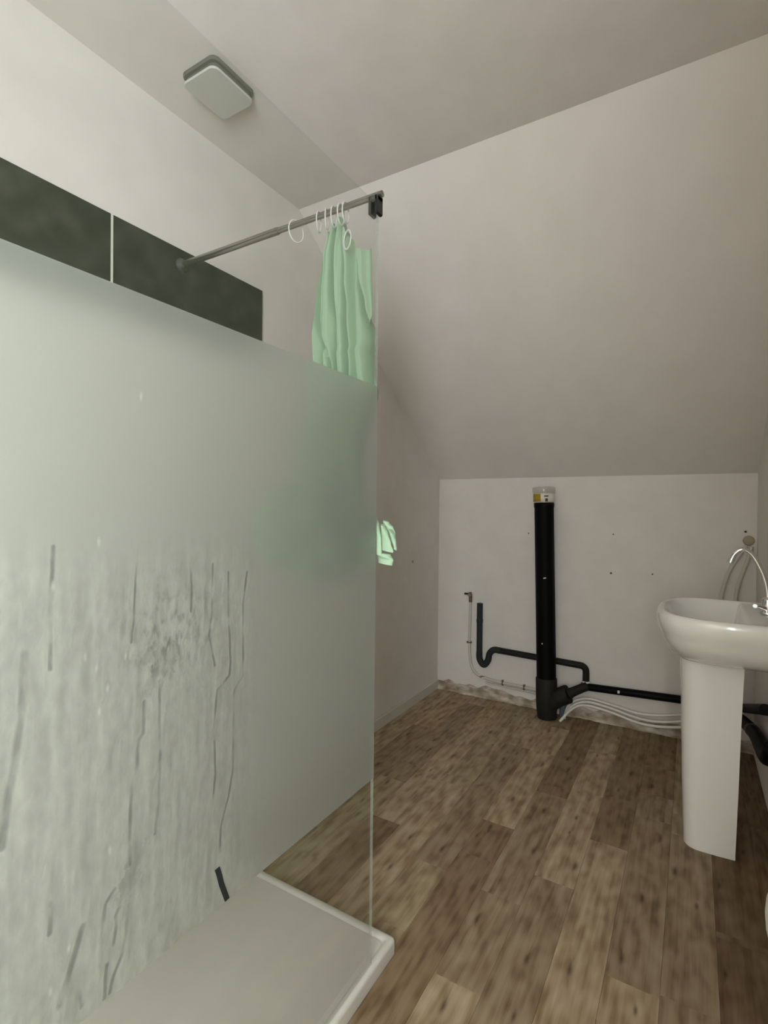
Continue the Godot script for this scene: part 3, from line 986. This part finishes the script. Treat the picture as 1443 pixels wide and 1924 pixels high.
func build_basin() -> void:
	var wb := thing("washbasin", "white ceramic washbasin fixed to the right wall on its pedestal", "washbasin", Vector3(0.1, 0.68, -2.30))
	var back := XR - 0.001
	var rings := []
	for e in [[-0.036, 0.108, 0.20, 0.7006], [-0.056, 0.165, 0.245, 0.714], [-0.074, 0.205, 0.27, 0.735], [-0.090, 0.232, back, 0.762], [-0.102, 0.249, back, 0.790], [-0.107, 0.257, back, 0.812], [-0.114, 0.265, back, 0.824], [-0.118, 0.270, back, 0.850], [-0.117, 0.2695, back, 0.868], [-0.112, 0.266, back, 0.879], [-0.104, 0.259, back, 0.884], [-0.096, 0.252, back - 0.02, 0.884], [-0.088, 0.245, 0.175, 0.879], [-0.082, 0.238, 0.165, 0.866], [-0.070, 0.222, 0.158, 0.830], [-0.045, 0.185, 0.145, 0.785], [-0.01, 0.13, 0.12, 0.752], [0.03, 0.06, 0.085, 0.742], [0.045, 0.025, 0.065, 0.741]]:
		rings.append(basin_ring(e[0], e[1], e[2], minf(0.10, (e[0] + e[2]) / 2.0 + 0.03), e[3]).map(func(q): return q - wb.position))
	part("bowl", loft(rings), M.china, wb)
	part("waste_ring", lathe([Vector2(0.022, 0.0), Vector2(0.022, 0.003), Vector2(0.015, 0.003), Vector2(0.0, 0.001)], 24), M.chrome, wb, Vector3(0.055, 0.7412, -2.30) - wb.position)
	# pedestal: a shell open to the wall
	var pd := thing("basin_pedestal", "tall white ceramic pedestal standing on the floor under the basin", "pedestal", Vector3(0.07, 0, -2.30))
	var pr := []
	for e in [[0.0005, -0.018, 0.080, 0.146], [0.02, -0.018, 0.080, 0.146], [0.25, -0.026, 0.083, 0.152], [0.45, -0.030, 0.087, 0.156], [0.60, -0.033, 0.094, 0.160], [0.70, -0.037, 0.102, 0.163]]:
		var outer := []
		var inner := []
		for k in 33:
			var a := PI / 2 + PI * k / 32.0
			var ca := pow(absf(cos(a)), 0.75)
			var sa := signf(sin(a)) * pow(absf(sin(a)), 0.75)
			outer.append(Vector3(0.045 - ca * (0.045 - e[1]), e[0], -2.30 + sa * e[2]) - pd.position)
			inner.append(Vector3(0.045 - ca * (0.045 - e[1] - 0.012), e[0], -2.30 + sa * (e[2] - 0.012)) - pd.position)
		inner.reverse()
		var ring := [Vector3(e[3], e[0], -2.30 + e[2] * 0.93) - pd.position]
		ring.append(Vector3(lerpf(e[3], 0.045, 0.5), e[0], -2.30 + e[2] * 0.985) - pd.position)
		ring += outer
		ring.append(Vector3(lerpf(e[3], 0.045, 0.5), e[0], -2.30 - e[2] * 0.985) - pd.position)
		ring.append(Vector3(e[3], e[0], -2.30 - e[2] * 0.93) - pd.position)
		ring.append(Vector3(e[3], e[0], -2.30 - e[2] * 0.93 + 0.012) - pd.position)
		ring += inner
		ring.append(Vector3(e[3], e[0], -2.30 + e[2] * 0.93 - 0.012) - pd.position)
		pr.append(ring)
	var pm := SurfaceTool.new()
	pm.begin(Mesh.PRIMITIVE_TRIANGLES)
	var n: int = pr[0].size()
	for i in pr.size() - 1:
		for j in n:
			var k := (j + 1) % n
			var sharp := j == n - 1 or (j >= 36 and j <= 38) or j == 0 and false
			pm.set_smooth_group(-1 if sharp else 0)
			quad(pm, pr[i][j], pr[i + 1][j], pr[i + 1][k], pr[i][k])
	part("shell", done(pm), M.china, pd)
	# tap
	var tp := thing("basin_tap", "chrome swan-neck tap standing on the back of the basin", "tap", Vector3(0.235, 0.8845, -2.30))
	var off := -tp.position
	part("body", lathe([Vector2(0.025, 0.0), Vector2(0.025, 0.006), Vector2(0.020, 0.010), Vector2(0.019, 0.05), Vector2(0.014, 0.058), Vector2(0.0, 0.060)], 24), M.chrome, tp)
	part("spout", tube(smooth_path([Vector3(0.235, 0.93, -2.30) + off, Vector3(0.231, 0.98, -2.30) + off, Vector3(0.216, 1.035, -2.30) + off, Vector3(0.188, 1.092, -2.30) + off, Vector3(0.158, 1.112, -2.30) + off, Vector3(0.135, 1.096, -2.30) + off, Vector3(0.124, 1.070, -2.30) + off]), 0.0085, 16), M.chrome, tp)
	part("nozzle", tube([Vector3(0.1265, 1.076, -2.30) + off, Vector3(0.121, 1.062, -2.30) + off], 0.0105, 16), M.chrome, tp)
	part("lever", tube([Vector3(0.225, 0.905, -2.285) + off, Vector3(0.200, 0.918, -2.24) + off, Vector3(0.190, 0.922, -2.21) + off], [0.008, 0.006, 0.007], 12), M.chrome, tp)

func build_small() -> void:
	# rounded white container fixed low on the right wall
	var b := thing("wall_container", "rounded white plastic container fixed low on the right wall", "container", Vector3(XR - 0.0005, 0.40, -1.345))
	var rings := []
	for i in 17:
		var th := PI * i / 16.0
		var ring := []
		for j in 25:
			var ph := PI * j / 24.0
			ring.append(Vector3(-sin(ph) * (0.03 + sin(th) * 0.113), cos(th) * 0.155, cos(ph) * (0.02 + sin(th) * 0.10)))
		rings.append(ring)
	part("shell", loft(rings, true, true), M.plastic, b)
	part("lid_seam", cbox(Vector3(0.004, 0.012, 0.03), 0.001), M.pipe_joint, b, Vector3(-0.128, 0.06, 0.0))
